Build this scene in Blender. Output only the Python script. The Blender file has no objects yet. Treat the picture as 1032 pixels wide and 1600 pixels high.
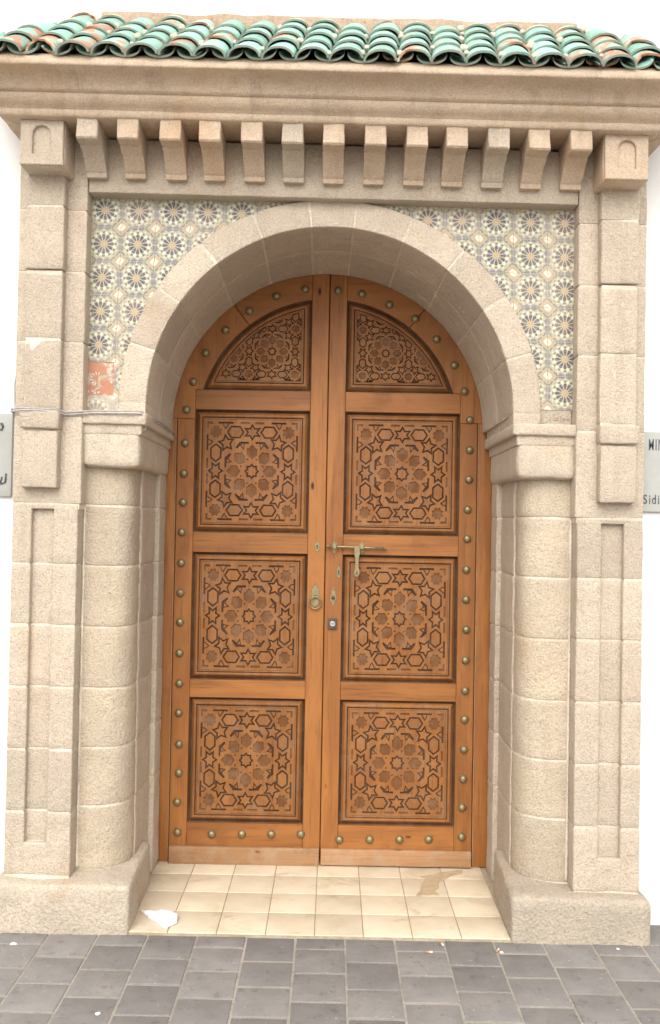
import bpy, bmesh, math, random
from mathutils import Vector, Matrix, noise

random.seed(7)
SC = bpy.context.scene
COL = SC.collection
R = math.radians
XG = .012          # middle of the gateway, measured from the middle of the door
SLOPE = .009       # the masonry courses drop a little towards the right

# ------------------------------------------------------------------ camera, light, exposure
cd = bpy.data.cameras.new('camera'); cam = bpy.data.objects.new('camera', cd); COL.objects.link(cam)
SC.camera = cam
cd.sensor_fit = 'VERTICAL'; cd.sensor_height = 24; cd.lens = 1363.6 / 1600 * 24
cd.clip_start = .05; cd.clip_end = 300
YAW, PITCH, ROLL = -.0035, .0178, .0181
fw = Vector((math.sin(YAW) * math.cos(PITCH), math.cos(YAW) * math.cos(PITCH), math.sin(PITCH)))
rt = Vector((math.cos(YAW), -math.sin(YAW), 0)); up = rt.cross(fw)
rt, up = rt * math.cos(ROLL) + up * math.sin(ROLL), up * math.cos(ROLL) - rt * math.sin(ROLL)
cam.matrix_world = Matrix(((rt.x, up.x, -fw.x, .035), (rt.y, up.y, -fw.y, -4.3254), (rt.z, up.z, -fw.z, 1.6604), (0, 0, 0, 1)))

SUN_ELEV, SUN_AZ = 45, 188        # overcast: a broad, weak sun behind the camera; azimuth from +Y, clockwise
W = bpy.data.worlds.new('World'); SC.world = W; W.use_nodes = True
wn = W.node_tree; wn.nodes.clear()
sky = wn.nodes.new('ShaderNodeTexSky'); sky.sky_type = 'NISHITA'; sky.sun_disc = False
sky.sun_elevation = R(SUN_ELEV); sky.sun_rotation = R(SUN_AZ); sky.dust_density = 3; sky.air_density = 1.2
hs = wn.nodes.new('ShaderNodeHueSaturation'); hs.inputs['Saturation'].default_value = .06
bg = wn.nodes.new('ShaderNodeBackground'); bg.inputs['Strength'].default_value = .15
wo = wn.nodes.new('ShaderNodeOutputWorld')
wn.links.new(sky.outputs[0], hs.inputs['Color']); wn.links.new(hs.outputs[0], bg.inputs['Color']); wn.links.new(bg.outputs[0], wo.inputs[0])
sd = bpy.data.lights.new('sun', 'SUN'); sd.energy = .9; sd.angle = R(60); sd.color = (1, .95, .87)
sun = bpy.data.objects.new('sun', sd); COL.objects.link(sun)
az, el = R(SUN_AZ), R(SUN_ELEV)
sdir = Vector((math.sin(az) * math.cos(el), math.cos(az) * math.cos(el), math.sin(el)))
sun.rotation_euler = (-sdir).to_track_quat('-Z', 'Y').to_euler(); sun.location = sdir * 20
vs = SC.view_settings; vs.view_transform = 'Standard'; vs.look = 'None'; vs.gamma = 1; vs.use_curve_mapping = False
vs.exposure = 1.02
SC.cycles.max_bounces = 8; SC.cycles.diffuse_bounces = 5

# ------------------------------------------------------------------ materials
class NT:
    def __init__(s, name):
        s.m = bpy.data.materials.new(name); s.m.use_nodes = True; s.t = s.m.node_tree
        s.b = s.t.nodes['Principled BSDF']
    def n(s, typ, props=None, **inp):
        x = s.t.nodes.new('ShaderNode' + typ)
        for k, v in (props or {}).items(): setattr(x, k, v)
        for k, v in inp.items():
            k2 = int(k[1:]) if k[0] == '_' and k[1:].isdigit() else k.replace('_', ' ')
            s.put(x.inputs[k2], v)
        return x
    def put(s, sock, v):
        if isinstance(v, bpy.types.NodeSocket): s.t.links.new(v, sock)
        elif isinstance(v, bpy.types.Node): s.t.links.new(v.outputs[0], sock)
        elif isinstance(v, tuple) and len(v) == 3 and sock.type == 'RGBA': sock.default_value = (*v, 1)
        else: sock.default_value = v
    def pos(s): return s.n('NewGeometry').outputs['Position']
    def rnd(s): return s.n('ObjectInfo').outputs['Random']
    def vmap(s, v, scale=(1, 1, 1), loc=(0, 0, 0), rot=(0, 0, 0)):
        return s.n('Mapping', Vector=v, Scale=scale, Location=loc, Rotation=rot).outputs[0]
    def noise(s, v, scale, detail=3, rough=.55, dist=0):
        return s.n('TexNoise', Vector=v, Scale=scale, Detail=detail, Roughness=rough, Distortion=dist).outputs['Fac']
    def ramp(s, f, a, b):
        return s.n('MapRange', {'interpolation_type': 'SMOOTHSTEP'}, _0=f, _1=a, _2=b).outputs[0]
    def mix(s, f, a, b, mode='MIX'):
        x = s.n('Mix', {'data_type': 'RGBA', 'blend_type': mode})
        s.put(x.inputs[0], f); s.put(x.inputs[6], a); s.put(x.inputs[7], b)
        return x.outputs[2]
    def math(s, op, a, b=0.0):
        return s.n('Math', {'operation': op}, _0=a, _1=b).outputs[0]
    def bump(s, h, strength, dist, prev=None):
        x = s.n('Bump', Strength=strength, Distance=dist, Height=h)
        if prev is not None: s.put(x.inputs['Normal'], prev)
        return x.outputs[0]
    def out(s, col, rough, normal=None, metal=0., spec=.5):
        s.put(s.b.inputs['Base Color'], col); s.put(s.b.inputs['Roughness'], rough)
        s.put(s.b.inputs['Metallic'], metal); s.put(s.b.inputs['Specular IOR Level'], spec)
        if normal is not None: s.put(s.b.inputs['Normal'], normal)
        return s.m

def stone(name, a, b, dark, grain=150, rel=.006, streak=.25, pore=.5):
    t = NT(name); p = t.pos(); r = t.rnd()
    big = t.noise(p, 2.3, 5, .6, .4); mid = t.noise(p, 17, 4, .65); fine = t.noise(p, grain, 3, .6); vf = t.noise(p, grain * 3.3, 2)
    st = t.noise(t.vmap(p, (13, 13, 1.1)), 1, 4, .6)
    c = t.mix(t.ramp(big, .32, .68), a, b)
    c = t.mix(t.math('MULTIPLY', t.ramp(mid, .48, .75), .35), c, dark)
    c = t.mix(t.math('MULTIPLY', t.ramp(st, .50, .72), streak * 1.5), c, dark)
    c = t.mix(t.math('MULTIPLY', t.ramp(t.noise(t.vmap(p, (1, 1, 1), (5.2, 1.7, 3.3)), 1.9, 6, .68, .6), .56, .70), .45), c, (a[0] * .86, a[1] * .70, a[2] * .55))
    c = t.mix(t.math('MULTIPLY', t.ramp(fine, .46, .26), pore * .7), c, tuple(x * .6 for x in dark))
    c = t.mix(t.math('MULTIPLY', t.ramp(vf, .58, .75), .3), c, tuple(min(.8, x * 1.35) for x in a))
    v = t.n('MapRange', _0=r, _1=0., _2=1., _3=.90, _4=1.06).outputs[0]
    c = t.n('HueSaturation', Color=c, Value=v).outputs[0]
    blo = t.noise(p, 6.5, 5, .7); c = t.mix(t.math('MULTIPLY', t.ramp(blo, .5, .72), .35), c, dark)
    gr = t.noise(p, grain * .45, 5, .7)
    gv = t.n('MapRange', _0=t.math('ADD', fine, t.math('MULTIPLY', vf, .5)), _1=.55, _2=.95, _3=.89, _4=1.17).outputs[0]  # light and dark speckle: relief shading of the grain put into the colour
    c = t.n('HueSaturation', Color=c, Value=gv).outputs[0]
    h = t.math('ADD', t.math('ADD', fine, t.math('MULTIPLY', vf, .35)), gr)
    nn = t.bump(h, .8, rel * 1.25); nn = t.bump(mid, .45, .014, nn)
    c = t.mix(t.math('MULTIPLY', t.ramp(gr, .50, .34), .30), c, dark)
    return t.out(c, .93, nn, spec=.2)

M = {}
M['stone'] = stone('sand_stone', (0.519, 0.432, 0.336), (0.463, 0.385, 0.299), (0.376, 0.308, 0.237))
M['arch'] = stone('pale_arch_stone', (0.547, 0.459, 0.357), (0.494, 0.411, 0.319), (0.403, 0.329, 0.252), pore=.35)
M['column'] = stone('column_stone', (0.503, 0.417, 0.310), (0.447, 0.370, 0.277), (0.370, 0.302, 0.219), grain=120, pore=.5)
M['cornice'] = stone('warm_cornice_stone', (0.550, 0.427, 0.313), (0.497, 0.383, 0.279), (0.396, 0.301, 0.211), grain=170, rel=.004, streak=.45, pore=.35)
M['plinth'] = stone('worn_plinth_cement', (0.465, 0.393, 0.307), (0.407, 0.345, 0.270), (0.334, 0.283, 0.219), grain=90, rel=.007, streak=.1, pore=.4)
M['mortar'] = stone('lime_mortar', (.64, .565, .465), (.52, .445, .355), (.45, .375, .29), grain=110, rel=.003, pore=.2)
M['fillet'] = stone('sandy_fillet_mortar', (.42, .325, .235), (.36, .27, .19), (.29, .21, .15), grain=90, rel=.006, pore=.4)
M['bed'] = stone('cement_bed', (.27, .235, .20), (.23, .20, .17), (.17, .15, .125), grain=120, rel=.004, pore=.3)
M['joint'] = stone('paving_joint_sand', (.36, .325, .275), (.29, .26, .22), (.20, .18, .155), grain=200, rel=.004, pore=.4)

def plaster():
    t = NT('white_plaster'); p = t.pos()
    c = t.mix(t.ramp(t.noise(p, 1.6, 6, .65), .55, .8), (.74, .73, .71), (.64, .61, .58))
    chip = t.ramp(t.noise(p, 3.4, 6, .7), .655, .70)
    c = t.mix(t.math('MULTIPLY', chip, .55), c, (.45, .36, .30))
    return t.out(c, .9, t.bump(t.noise(p, 40, 5, .7), .35, .006), spec=.2)
M['plaster'] = plaster()

def wood(name, axis, light, mid, dark, grey=.0, rough=.42, spec=.35, knots=True):
    t = NT(name); p = t.pos(); r = t.rnd()
    off = t.n('VectorMath', {'operation': 'SCALE'}, _0=(3.1, 1.7, 2.3)); t.put(off.inputs['Scale'], t.math('MULTIPLY', r, 9.))
    p2 = t.n('VectorMath', {'operation': 'ADD'}, _0=p, _1=off).outputs[0]
    s1 = (1.2, 9, 9) if axis == 'x' else (9, 9, 1.2)
    s2 = (4, 95, 95) if axis == 'x' else (95, 95, 4)
    s3 = (12, 420, 420) if axis == 'x' else (420, 420, 12)
    g1 = t.noise(t.vmap(p2, s1), 1, 4, .55, 1.2); g2 = t.noise(t.vmap(p2, s2), 1, 3, .6, .6); g3 = t.noise(t.vmap(p2, s3), 1, 2)
    c = t.mix(t.ramp(g1, .3, .7), light, mid)
    c = t.mix(t.math('MULTIPLY', t.ramp(g2, .5, .75), .55), c, dark)
    c = t.mix(t.math('MULTIPLY', t.ramp(g3, .55, .8), .35), c, dark)
    sk = (4.2, 4.2, 1.7) if axis == 'z' else (1.7, 4.2, 4.2)
    vo = t.n('TexVoronoi', {'feature': 'F1'}, Vector=t.vmap(p2, sk), Scale=1.9, Randomness=1.).outputs['Distance']
    if knots: c = t.mix(t.ramp(vo, .085, .035), c, tuple(x * .25 for x in dark))
    blot = t.noise(p, 5.5, 5, .65)
    c = t.mix(t.math('MULTIPLY', t.ramp(blot, .52, .75), .4), c, dark)
    if grey:
        c = t.mix(t.math('MULTIPLY', t.ramp(t.noise(p, 11, 6, .7), .42, .66), grey), c, (.36, .255, .165))
    v = t.n('MapRange', _0=r, _1=0., _2=1., _3=.92, _4=1.08).outputs[0]
    c = t.n('HueSaturation', Color=c, Value=v).outputs[0]
    h = t.math('ADD', g2, t.math('MULTIPLY', g3, .5))
    return t.out(c, t.math('ADD', rough, t.math('MULTIPLY', blot, .2)), t.bump(h, .25, .0015), spec=spec)
WL, WM_, WD = (.305, .119, .028), (.225, .081, .018), (.10, .034, .009)
M['wood_z'] = wood('varnished_wood_upright', 'z', WL, WM_, WD)
M['wood_x'] = wood('varnished_wood_level', 'x', WL, WM_, WD)
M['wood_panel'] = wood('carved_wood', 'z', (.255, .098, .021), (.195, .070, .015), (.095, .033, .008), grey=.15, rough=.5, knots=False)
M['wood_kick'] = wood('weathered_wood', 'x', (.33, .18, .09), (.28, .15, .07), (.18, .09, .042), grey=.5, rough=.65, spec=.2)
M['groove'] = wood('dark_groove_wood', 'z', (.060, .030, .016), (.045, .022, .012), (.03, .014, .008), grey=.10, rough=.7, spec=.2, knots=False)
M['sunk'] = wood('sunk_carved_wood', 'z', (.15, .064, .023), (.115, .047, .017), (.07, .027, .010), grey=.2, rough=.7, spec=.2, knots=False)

def simple(name, a, b, rough, scale=30, metal=0., spec=.4, bump=.0, dirt=None):
    t = NT(name); p = t.pos()
    c = t.mix(t.ramp(t.noise(p, scale, 5, .65), .35, .68), a, b)
    if dirt: c = t.mix(t.math('MULTIPLY', t.ramp(t.noise(p, scale * .35, 5, .7), .5, .7), .7), c, dirt)
    nn = t.bump(t.noise(p, scale * 4, 3), .4, bump) if bump else None
    return t.out(c, rough, nn, metal, spec)
M['brass'] = simple('tarnished_brass', (.31, .245, .125), (.20, .165, .09), .5, 60, .7, .5, .001, (.22, .20, .15))
M['dark_metal'] = simple('dark_metal', (.10, .085, .07), (.06, .05, .04), .5, 60, .6)
M['steel'] = simple('lock_steel', (.55, .53, .50), (.42, .40, .37), .35, 80, .8)
M['black'] = simple('dark_void', (.02, .017, .014), (.015, .012, .01), .9)
M['cable'] = simple('grey_cable', (.40, .38, .36), (.30, .28, .26), .6, 40)
M['paper'] = simple('white_paper', (.74, .74, .74), (.66, .67, .69), .8, 20)
M['filter'] = simple('cigarette_filter', (.55, .26, .08), (.45, .2, .06), .8, 90)
M['marble'] = simple('grey_marble', (.40, .40, .37), (.34, .345, .32), .5, 4, 0, .3, 0, (.29, .29, .265))
M['ink'] = simple('painted_letters', (.06, .06, .065), (.13, .13, .13), .7, 60)
M['redink'] = simple('red_paint', (.42, .20, .17), (.40, .27, .22), .9, 120)
M['clay'] = simple('bare_red_clay', (.44, .225, .145), (.40, .18, .11), .9, 25, 0, .2, .002, (.47, .33, .24))
M['smear'] = simple('dried_cement_smear', (.43, .335, .21), (.36, .275, .165), .85, 25, 0, .2, .003)
M['street'] = simple('pale_street_paving', (.40, .37, .335), (.34, .315, .285), .9, 1.5)
M['clear_grout'] = simple('brown_tile_grout', (.30, .24, .16), (.40, .33, .23), .9, 30)

def floor_tile():
    t = NT('cream_floor_tile'); p = t.pos(); r = t.rnd()
    c = t.mix(t.ramp(t.noise(p, 6, 5, .6), .35, .7), (.60, .515, .385), (.53, .445, .32))
    c = t.mix(t.math('MULTIPLY', t.ramp(t.noise(p, 3.2, 7, .72, .5), .54, .68), .5), c, (.40, .31, .19))
    c = t.mix(t.math('MULTIPLY', t.ramp(t.noise(p, 42, 4, .7), .66, .72), .5), c, (.28, .21, .13))
    v = t.n('MapRange', _0=r, _1=0., _2=1., _3=.90, _4=1.07).outputs[0]
    c = t.n('HueSaturation', Color=c, Value=v).outputs[0]
    c = t.mix(t.math('MULTIPLY', t.ramp(t.noise(t.vmap(p, (4, 9, 1), (2.3, 1.1, 0)), 1, 7, .75, .8), .56, .66), .5), c, (.33, .255, .16))
    return t.out(c, .5, t.bump(t.noise(p, 60, 4), .15, .002), spec=.35)
M['floor_tile'] = floor_tile()

def slab():
    t = NT('grey_paving_stone'); p = t.pos(); r = t.rnd()
    c = t.mix(t.ramp(t.noise(p, 8, 6, .65), .3, .7), (.215, .199, .186), (.172, .159, .148))
    c = t.mix(t.math('MULTIPLY', t.ramp(t.noise(p, 260, 3), .55, .72), .5), c, (.27, .26, .255))
    c = t.mix(t.math('MULTIPLY', t.ramp(t.noise(p, 3, 6, .7), .55, .72), .45), c, (.22, .195, .165))
    c = t.mix(t.math('MULTIPLY', t.ramp(t.noise(p, 60, 4), .68, .72), .6), c, (.38, .36, .34))
    c = t.mix(t.math('MULTIPLY', t.ramp(t.noise(p, 23, 6, .75), .56, .64), .5), c, (.10, .09, .083))
    v = t.n('MapRange', _0=r, _1=0., _2=1., _3=.84, _4=1.14).outputs[0]
    c = t.n('HueSaturation', Color=c, Value=v).outputs[0]
    return t.out(c, .82, t.bump(t.noise(p, 180, 4, .65), .4, .003), spec=.3)
M['slab'] = slab()

def glaze(name, pale=0., rim=False, worn=0.):
    t = NT(name); p = t.pos(); r = t.rnd()
    if rim:
        c = t.mix(t.ramp(t.noise(p, 30, 4), .4, .62), (.33, .335, .275), (.27, .36, .30))
        c = t.mix(t.math('MULTIPLY', t.ramp(t.noise(p, 19, 5, .7), .60, .66), .8), c, (.42, .19, .11))
        return t.out(c, .8, t.bump(t.noise(p, 150, 3), .4, .003), spec=.2)
    c = t.mix(t.ramp(t.noise(p, 9, 4), .35, .7), (.27, .445, .365), (.195, .37, .30))
    c = t.mix(t.math('MULTIPLY', t.ramp(t.noise(p, 34, 5, .7), .52, .70), .6), c, (.40, .54, .46))
    c = t.mix(t.ramp(t.noise(p, 10.5, 6, .72), .605 - worn, .63 - worn), c, (.46, .215, .135))
    c = t.mix(t.ramp(t.noise(p, 27, 6, .75), .685, .705), c, (.58, .53, .45))
    if pale: c = t.mix(t.math('MULTIPLY', t.ramp(t.noise(p, 6, 5, .7), .28, .5), pale), c, (.50, .43, .32))
    v = t.n('MapRange', _0=r, _1=0., _2=1., _3=.84, _4=1.14).outputs[0]
    c = t.n('HueSaturation', Color=c, Value=v).outputs[0]
    return t.out(c, .55, t.bump(t.noise(p, 70, 4), .5, .004), spec=.25)
M['glaze'] = glaze('green_glaze'); M['glaze_worn'] = glaze('worn_green_glaze', worn=.115); M['glaze_pale'] = glaze('mortared_glaze', .97); M['rim'] = glaze('tile_rim', rim=True)

def zel(name, a, b, amount=.48):
    t = NT(name); p = t.pos(); r = t.rnd()
    c = t.mix(r, a, b)
    wear = t.ramp(t.noise(p, 8, 6, .75), .44, .70); fine = t.ramp(t.noise(p, 130, 4, .7), .47, .66)
    c = t.mix(t.math('MULTIPLY', t.math('MAXIMUM', t.math('MULTIPLY', wear, .7), fine), amount), c, (.46, .405, .305))
    return t.out(c, .5, t.bump(t.noise(p, 200, 3), .3, .001), spec=.35)
M['z_base'] = zel('cream_zellige', (.37, .335, .23), (.41, .345, .24), .4)
M['z_dark'] = zel('slate_zellige', (.065, .06, .085), (.12, .095, .10))
M['z_ochre'] = zel('ochre_zellige', (.40, .27, .14), (.43, .31, .19), .5)
M['z_green'] = zel('green_zellige', (.12, .145, .085), (.17, .19, .12))
M['z_blue'] = zel('blue_zellige', (.145, .145, .185), (.22, .20, .215))
for k_ in ('base', 'dark', 'ochre', 'green', 'blue'): M['w_' + k_] = None
M['z_white'] = zel('white_zellige', (.56, .545, .46), (.53, .51, .43), .35)

M['w_base'] = zel('worn_cream_zellige', (.40, .35, .27), (.42, .37, .28), .6); M['w_dark'] = zel('worn_slate_zellige', (.20, .16, .16), (.25, .19, .18), .9)
M['w_ochre'] = zel('worn_ochre_zellige', (.43, .33, .22), (.45, .35, .25), .9); M['w_green'] = zel('worn_green_zellige', (.26, .24, .18), (.3, .26, .2), .9); M['w_blue'] = zel('worn_blue_zellige', (.27, .25, .29), (.33, .29, .29), .9)
def worn_clay():
    t = NT('worn_red_clay'); p = t.pos()
    c = t.mix(t.noise(p, 30, 4), (.44, .225, .145), (.39, .175, .11))
    reg = t.noise(p, 11, 3, .6); fl = t.noise(p, 75, 4, .75)
    c = t.mix(t.math('MULTIPLY', t.ramp(reg, .42, .60), t.ramp(fl, .46, .54)), c, (.50, .44, .36))
    c = t.mix(t.math('MULTIPLY', t.ramp(t.noise(p, 95, 4, .7), .60, .66), .7), c, (.22, .16, .17))
    return t.out(c, .9, t.bump(fl, .6, .003), spec=.2)
M['worn_clay'] = worn_clay()

# ------------------------------------------------------------------ building helpers
def sl(v): return Vector((v[0], v[1], v[2] - SLOPE * (v[0] - XG)))

class MB:
    def __init__(s): s.v = []; s.f = []; s.m = []
    def add(s, vs, fs, mi=0):
        o = len(s.v); s.v += [tuple(v) for v in vs]; s.f += [[i + o for i in f] for f in fs]; s.m += [mi] * len(fs)
    def box(s, x0, x1, y0, y1, z0, z1, mi=0):
        s.add([(x, y, z) for x in (x0, x1) for y in (y0, y1) for z in (z0, z1)],
              [(0, 1, 3, 2), (4, 6, 7, 5), (0, 4, 5, 1), (2, 3, 7, 6), (0, 2, 6, 4), (1, 5, 7, 3)], mi)
    def rbox(s, lo, hi, r, step=.04, fm=None, mi=0):
        ax = []
        for a, b in zip(lo, hi):
            rr = min(r, (b - a) * .45); n = max(1, round((b - a - 2 * rr) / step))
            ax.append([a, a + .33 * rr] + [a + rr + (b - a - 2 * rr) * i / n for i in range(n + 1)] + [b - .33 * rr, b])
        key = {}; vs = []; fs = []
        def P(i, j, k):
            if (i, j, k) not in key:
                p = [ax[0][i], ax[1][j], ax[2][k]]
                q = [min(max(c, a + r), b - r) if b - a > 2 * r else (a + b) / 2 for c, a, b in zip(p, lo, hi)]
                d = [c - e for c, e in zip(p, q)]; L = math.sqrt(sum(e * e for e in d)) or 1
                rr = min(r, L); p = [e + c * rr / L for c, e in zip(d, q)]
                key[i, j, k] = len(vs); vs.append(fm(*p) if fm else p)
            return key[i, j, k]
        n0, n1, n2 = (len(a) - 1 for a in ax)
        for i in range(n0):
            for j in range(n1):
                fs += [(P(i, j, 0), P(i, j + 1, 0), P(i + 1, j + 1, 0), P(i + 1, j, 0)), (P(i, j, n2), P(i + 1, j, n2), P(i + 1, j + 1, n2), P(i, j + 1, n2))]
        for i in range(n0):
            for k in range(n2):
                fs += [(P(i, 0, k), P(i + 1, 0, k), P(i + 1, 0, k + 1), P(i, 0, k + 1)), (P(i, n1, k), P(i, n1, k + 1), P(i + 1, n1, k + 1), P(i + 1, n1, k))]
        for j in range(n1):
            for k in range(n2):
                fs += [(P(0, j, k), P(0, j, k + 1), P(0, j + 1, k + 1), P(0, j + 1, k)), (P(n0, j, k), P(n0, j + 1, k), P(n0, j + 1, k + 1), P(n0, j, k + 1))]
        s.add(vs, fs, mi)
    def prism(s, poly, y0, y1, ch=0., mi=0):
        """poly in (x, z); front face at y0 (towards the street), back at y1, front edge chamfered by ch"""
        n = len(poly); a = area(poly)
        if a < 0: poly = poly[::-1]
        if ch:
            ins = offset(poly, -ch)
            vs = [(x, y0, z) for x, z in ins] + [(x, y0 + ch, z) for x, z in poly] + [(x, y1, z) for x, z in poly]; k = 3
        else:
            vs = [(x, y0, z) for x, z in poly] + [(x, y1, z) for x, z in poly]; k = 2
        fs = [list(range(n)), [(k - 1) * n + i for i in range(n)][::-1]]
        for q in range(k - 1):
            fs += [(q * n + i, (q + 1) * n + i, (q + 1) * n + (i + 1) % n, q * n + (i + 1) % n) for i in range(n)]
        s.add(vs, fs, mi)
    def lathe(s, prof, c, axis='y', n=12, mi=0):
        vs = []; fs = []
        for r, h in prof:
            for i in range(n):
                a = 2 * math.pi * i / n; u, w = r * math.cos(a), r * math.sin(a)
                vs.append((c[0] + u, c[1] + h, c[2] + w) if axis == 'y' else (c[0] + h, c[1] + u, c[2] + w) if axis == 'x' else (c[0] + u, c[1] + w, c[2] + h))
        for k in range(len(prof) - 1):
            fs += [(k * n + i, k * n + (i + 1) % n, (k + 1) * n + (i + 1) % n, (k + 1) * n + i) for i in range(n)]
        fs += [list(range(n)), list(range((len(prof) - 1) * n, len(prof) * n))]
        s.add(vs, fs, mi)
    def tube(s, pts, r, n=6, mi=0, closed=False):
        pts = [Vector(p) for p in pts]; vs = []; fs = []; m = len(pts); pu = None
        for i, p in enumerate(pts):
            d = (pts[(i + 1) % m] - pts[i - 1]) if closed else (pts[min(i + 1, m - 1)] - pts[max(i - 1, 0)])
            d.normalize()
            u = (pu - d * pu.dot(d)) if pu else d.cross(Vector((.31, .9, .3)))
            u.normalize(); w = d.cross(u); pu = u
            for k in range(n):
                a = 2 * math.pi * k / n; vs.append(p + u * (r * math.cos(a)) + w * (r * math.sin(a)))
        for i in range(m if closed else m - 1):
            j = (i + 1) % m
            fs += [(i * n + k, i * n + (k + 1) % n, j * n + (k + 1) % n, j * n + k) for k in range(n)]
        if not closed: fs += [list(range(n)), list(range((m - 1) * n, m * n))]
        s.add(vs, fs, mi)
    def mesh(s, name, mats, rough=0., freq=11., smooth=False, slope=False, shift=(0, 0, 0)):
        me = bpy.data.meshes.new(name); me.from_pydata(s.v, [], s.f)
        bm = bmesh.new(); bm.from_mesh(me)
        for f, mi in zip(bm.faces, s.m): f.material_index = mi; f.smooth = smooth
        bmesh.ops.recalc_face_normals(bm, faces=bm.faces)
        if rough:
            bm.normal_update()
            for v in bm.verts:
                p = v.co
                d = noise.noise(p * freq) + .5 * noise.noise(p * freq * 3.1)
                v.co = p + v.normal * (rough * d)
        sh = Vector(shift)
        for v in bm.verts:
            if slope: v.co = sl(v.co)
            v.co -= sh
        bm.to_mesh(me); bm.free()
        for m in (mats if isinstance(mats, (list, tuple)) else [mats]): me.materials.append(M[m])
        return me
    def build(s, name, mats, parent=None, **kw):
        kw['shift'] = base(parent)
        return put(name, s.mesh(name, mats, **kw), parent)

def base(parent):
    p = Vector((0, 0, 0))
    while parent is not None: p += parent.location; parent = parent.parent
    return p
def put(name, me, parent=None, loc=None, rot=None):
    o = bpy.data.objects.new(name, me); COL.objects.link(o); o.parent = parent
    if loc is not None: o.location = Vector(loc) - base(parent)
    if rot is not None: o.rotation_euler = rot
    return o
def tag(o, label, cat, group=None):
    o['label'] = label; o['category'] = cat
    if group: o['group'] = group
    return o
def thing(name, loc, label, cat, group=None):
    o = bpy.data.objects.new(name, None); COL.objects.link(o); o.location = loc; o.empty_display_size = .1
    return tag(o, label, cat, group)

def area(p): return .5 * sum(p[i][0] * p[(i + 1) % len(p)][1] - p[(i + 1) % len(p)][0] * p[i][1] for i in range(len(p)))
def offset(p, d):
    """grow (d > 0) or shrink a polygon by moving its edges"""
    n = len(p); sg = 1 if area(p) > 0 else -1; out = []
    for i in range(n):
        a, b, c = Vector(p[i - 1]), Vector(p[i]), Vector(p[(i + 1) % n])
        e, f = (b - a), (c - b)
        if e.length < 1e-9 or f.length < 1e-9: out.append(tuple(b)); continue
        e.normalize(); f.normalize()
        n1, n2 = Vector((e.y, -e.x)) * sg, Vector((f.y, -f.x)) * sg
        k = max(.35, 1 + n1.dot(n2)); q = b + (n1 + n2) * (d / k); out.append((q.x, q.y))
    return out
def clip(poly, conv):
    """the part of poly inside a convex, counter-clockwise outline"""
    for i in range(len(conv)):
        ax, ay = conv[i]; bx, by = conv[(i + 1) % len(conv)]; out = []
        side = lambda q: (bx - ax) * (q[1] - ay) - (by - ay) * (q[0] - ax)
        for j in range(len(poly)):
            p, q = poly[j - 1], poly[j]; sp, sq = side(p), side(q)
            if (sp >= 0) != (sq >= 0):
                t = sp / (sp - sq); out.append((p[0] + (q[0] - p[0]) * t, p[1] + (q[1] - p[1]) * t))
            if sq >= 0: out.append(q)
        poly = out
        if len(poly) < 3: return []
    res = []
    for q in poly:
        if not res or math.hypot(q[0] - res[-1][0], q[1] - res[-1][1]) > 1e-4: res.append(q)
    return res
def plate(name, outer, holes, y0, y1, bev=0.):
    """flat plate in the (x, z) plane with holes, front at y0 and back at y1; returns a mesh"""
    cu = bpy.data.curves.new(name, 'CURVE'); cu.dimensions = '2D'; cu.fill_mode = 'BOTH'
    d = (y1 - y0) / 2; cu.extrude = d - bev; cu.bevel_depth = bev; cu.bevel_resolution = 0; cu.offset = -bev
    for p in [outer] + holes:
        sp = cu.splines.new('POLY'); sp.points.add(len(p) - 1); sp.use_cyclic_u = True
        for q, pt in zip(p, sp.points): pt.co = (q[0], q[1], 0, 1)
    o = bpy.data.objects.new(name, cu); COL.objects.link(o)
    dg = bpy.context.evaluated_depsgraph_get()
    me = bpy.data.meshes.new_from_object(o.evaluated_get(dg), depsgraph=dg)
    bpy.data.objects.remove(o); bpy.data.curves.remove(cu)
    for v in me.vertices: x, y, z = v.co; v.co = (x, (y0 + y1) / 2 - z, y)
    for f in me.polygons: f.use_smooth = False
    me.name = name; me.materials.clear()
    return me
def arc(cx, cz, r, a0, a1, n): return [(cx + r * math.cos(R(a0 + (a1 - a0) * i / n)), cz + r * math.sin(R(a0 + (a1 - a0) * i / n))) for i in range(n + 1)]

# ------------------------------------------------------------------ setting: ground, paving, threshold, house wall
g = MB(); g.box(-150, 150, -150, 40, -.6, -.035); gr = g.build('ground', 'street'); gr['kind'] = 'structure'
g = MB(); g.box(-2.6, 2.7, -2.95, -.5, -.034, -.0125); pav = g.build('pavement', 'joint'); pav['kind'] = 'structure'
for k in range(-12, 13):
    x0 = -.085 + .2 * k; odd = k % 2
    ys = [-.745] + [(-.839 if not odd else -.942) - .191 * i + random.uniform(-.004, .004) for i in range(11)]
    for a, b in zip(ys, ys[1:]):
        if x0 > 2.5: continue
        m = MB(); e = random.uniform(-.0015, .0015); j = .0042
        m.rbox((x0 + j, b + j * 1.3, -.03), (x0 + .2 - j, a - j * 1.3, -.010 + e), .003, .1)
        m.build('paving_slab', 'slab', pav, rough=.0012, freq=14, smooth=True)
# darker cut strip of slabs running behind the plinths to the wall foot
for s in (-1, 1):
    for k in range(6):
        x0 = s * 1.36 + s * .2 * k; m = MB(); a, b = sorted((x0 + s * .004, x0 + s * .196))
        m.rbox((a, -.742, -.03), (b, -.562, -.011), .004, .1); m.build('paving_slab', 'slab', pav, rough=.0012, smooth=True)

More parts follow.
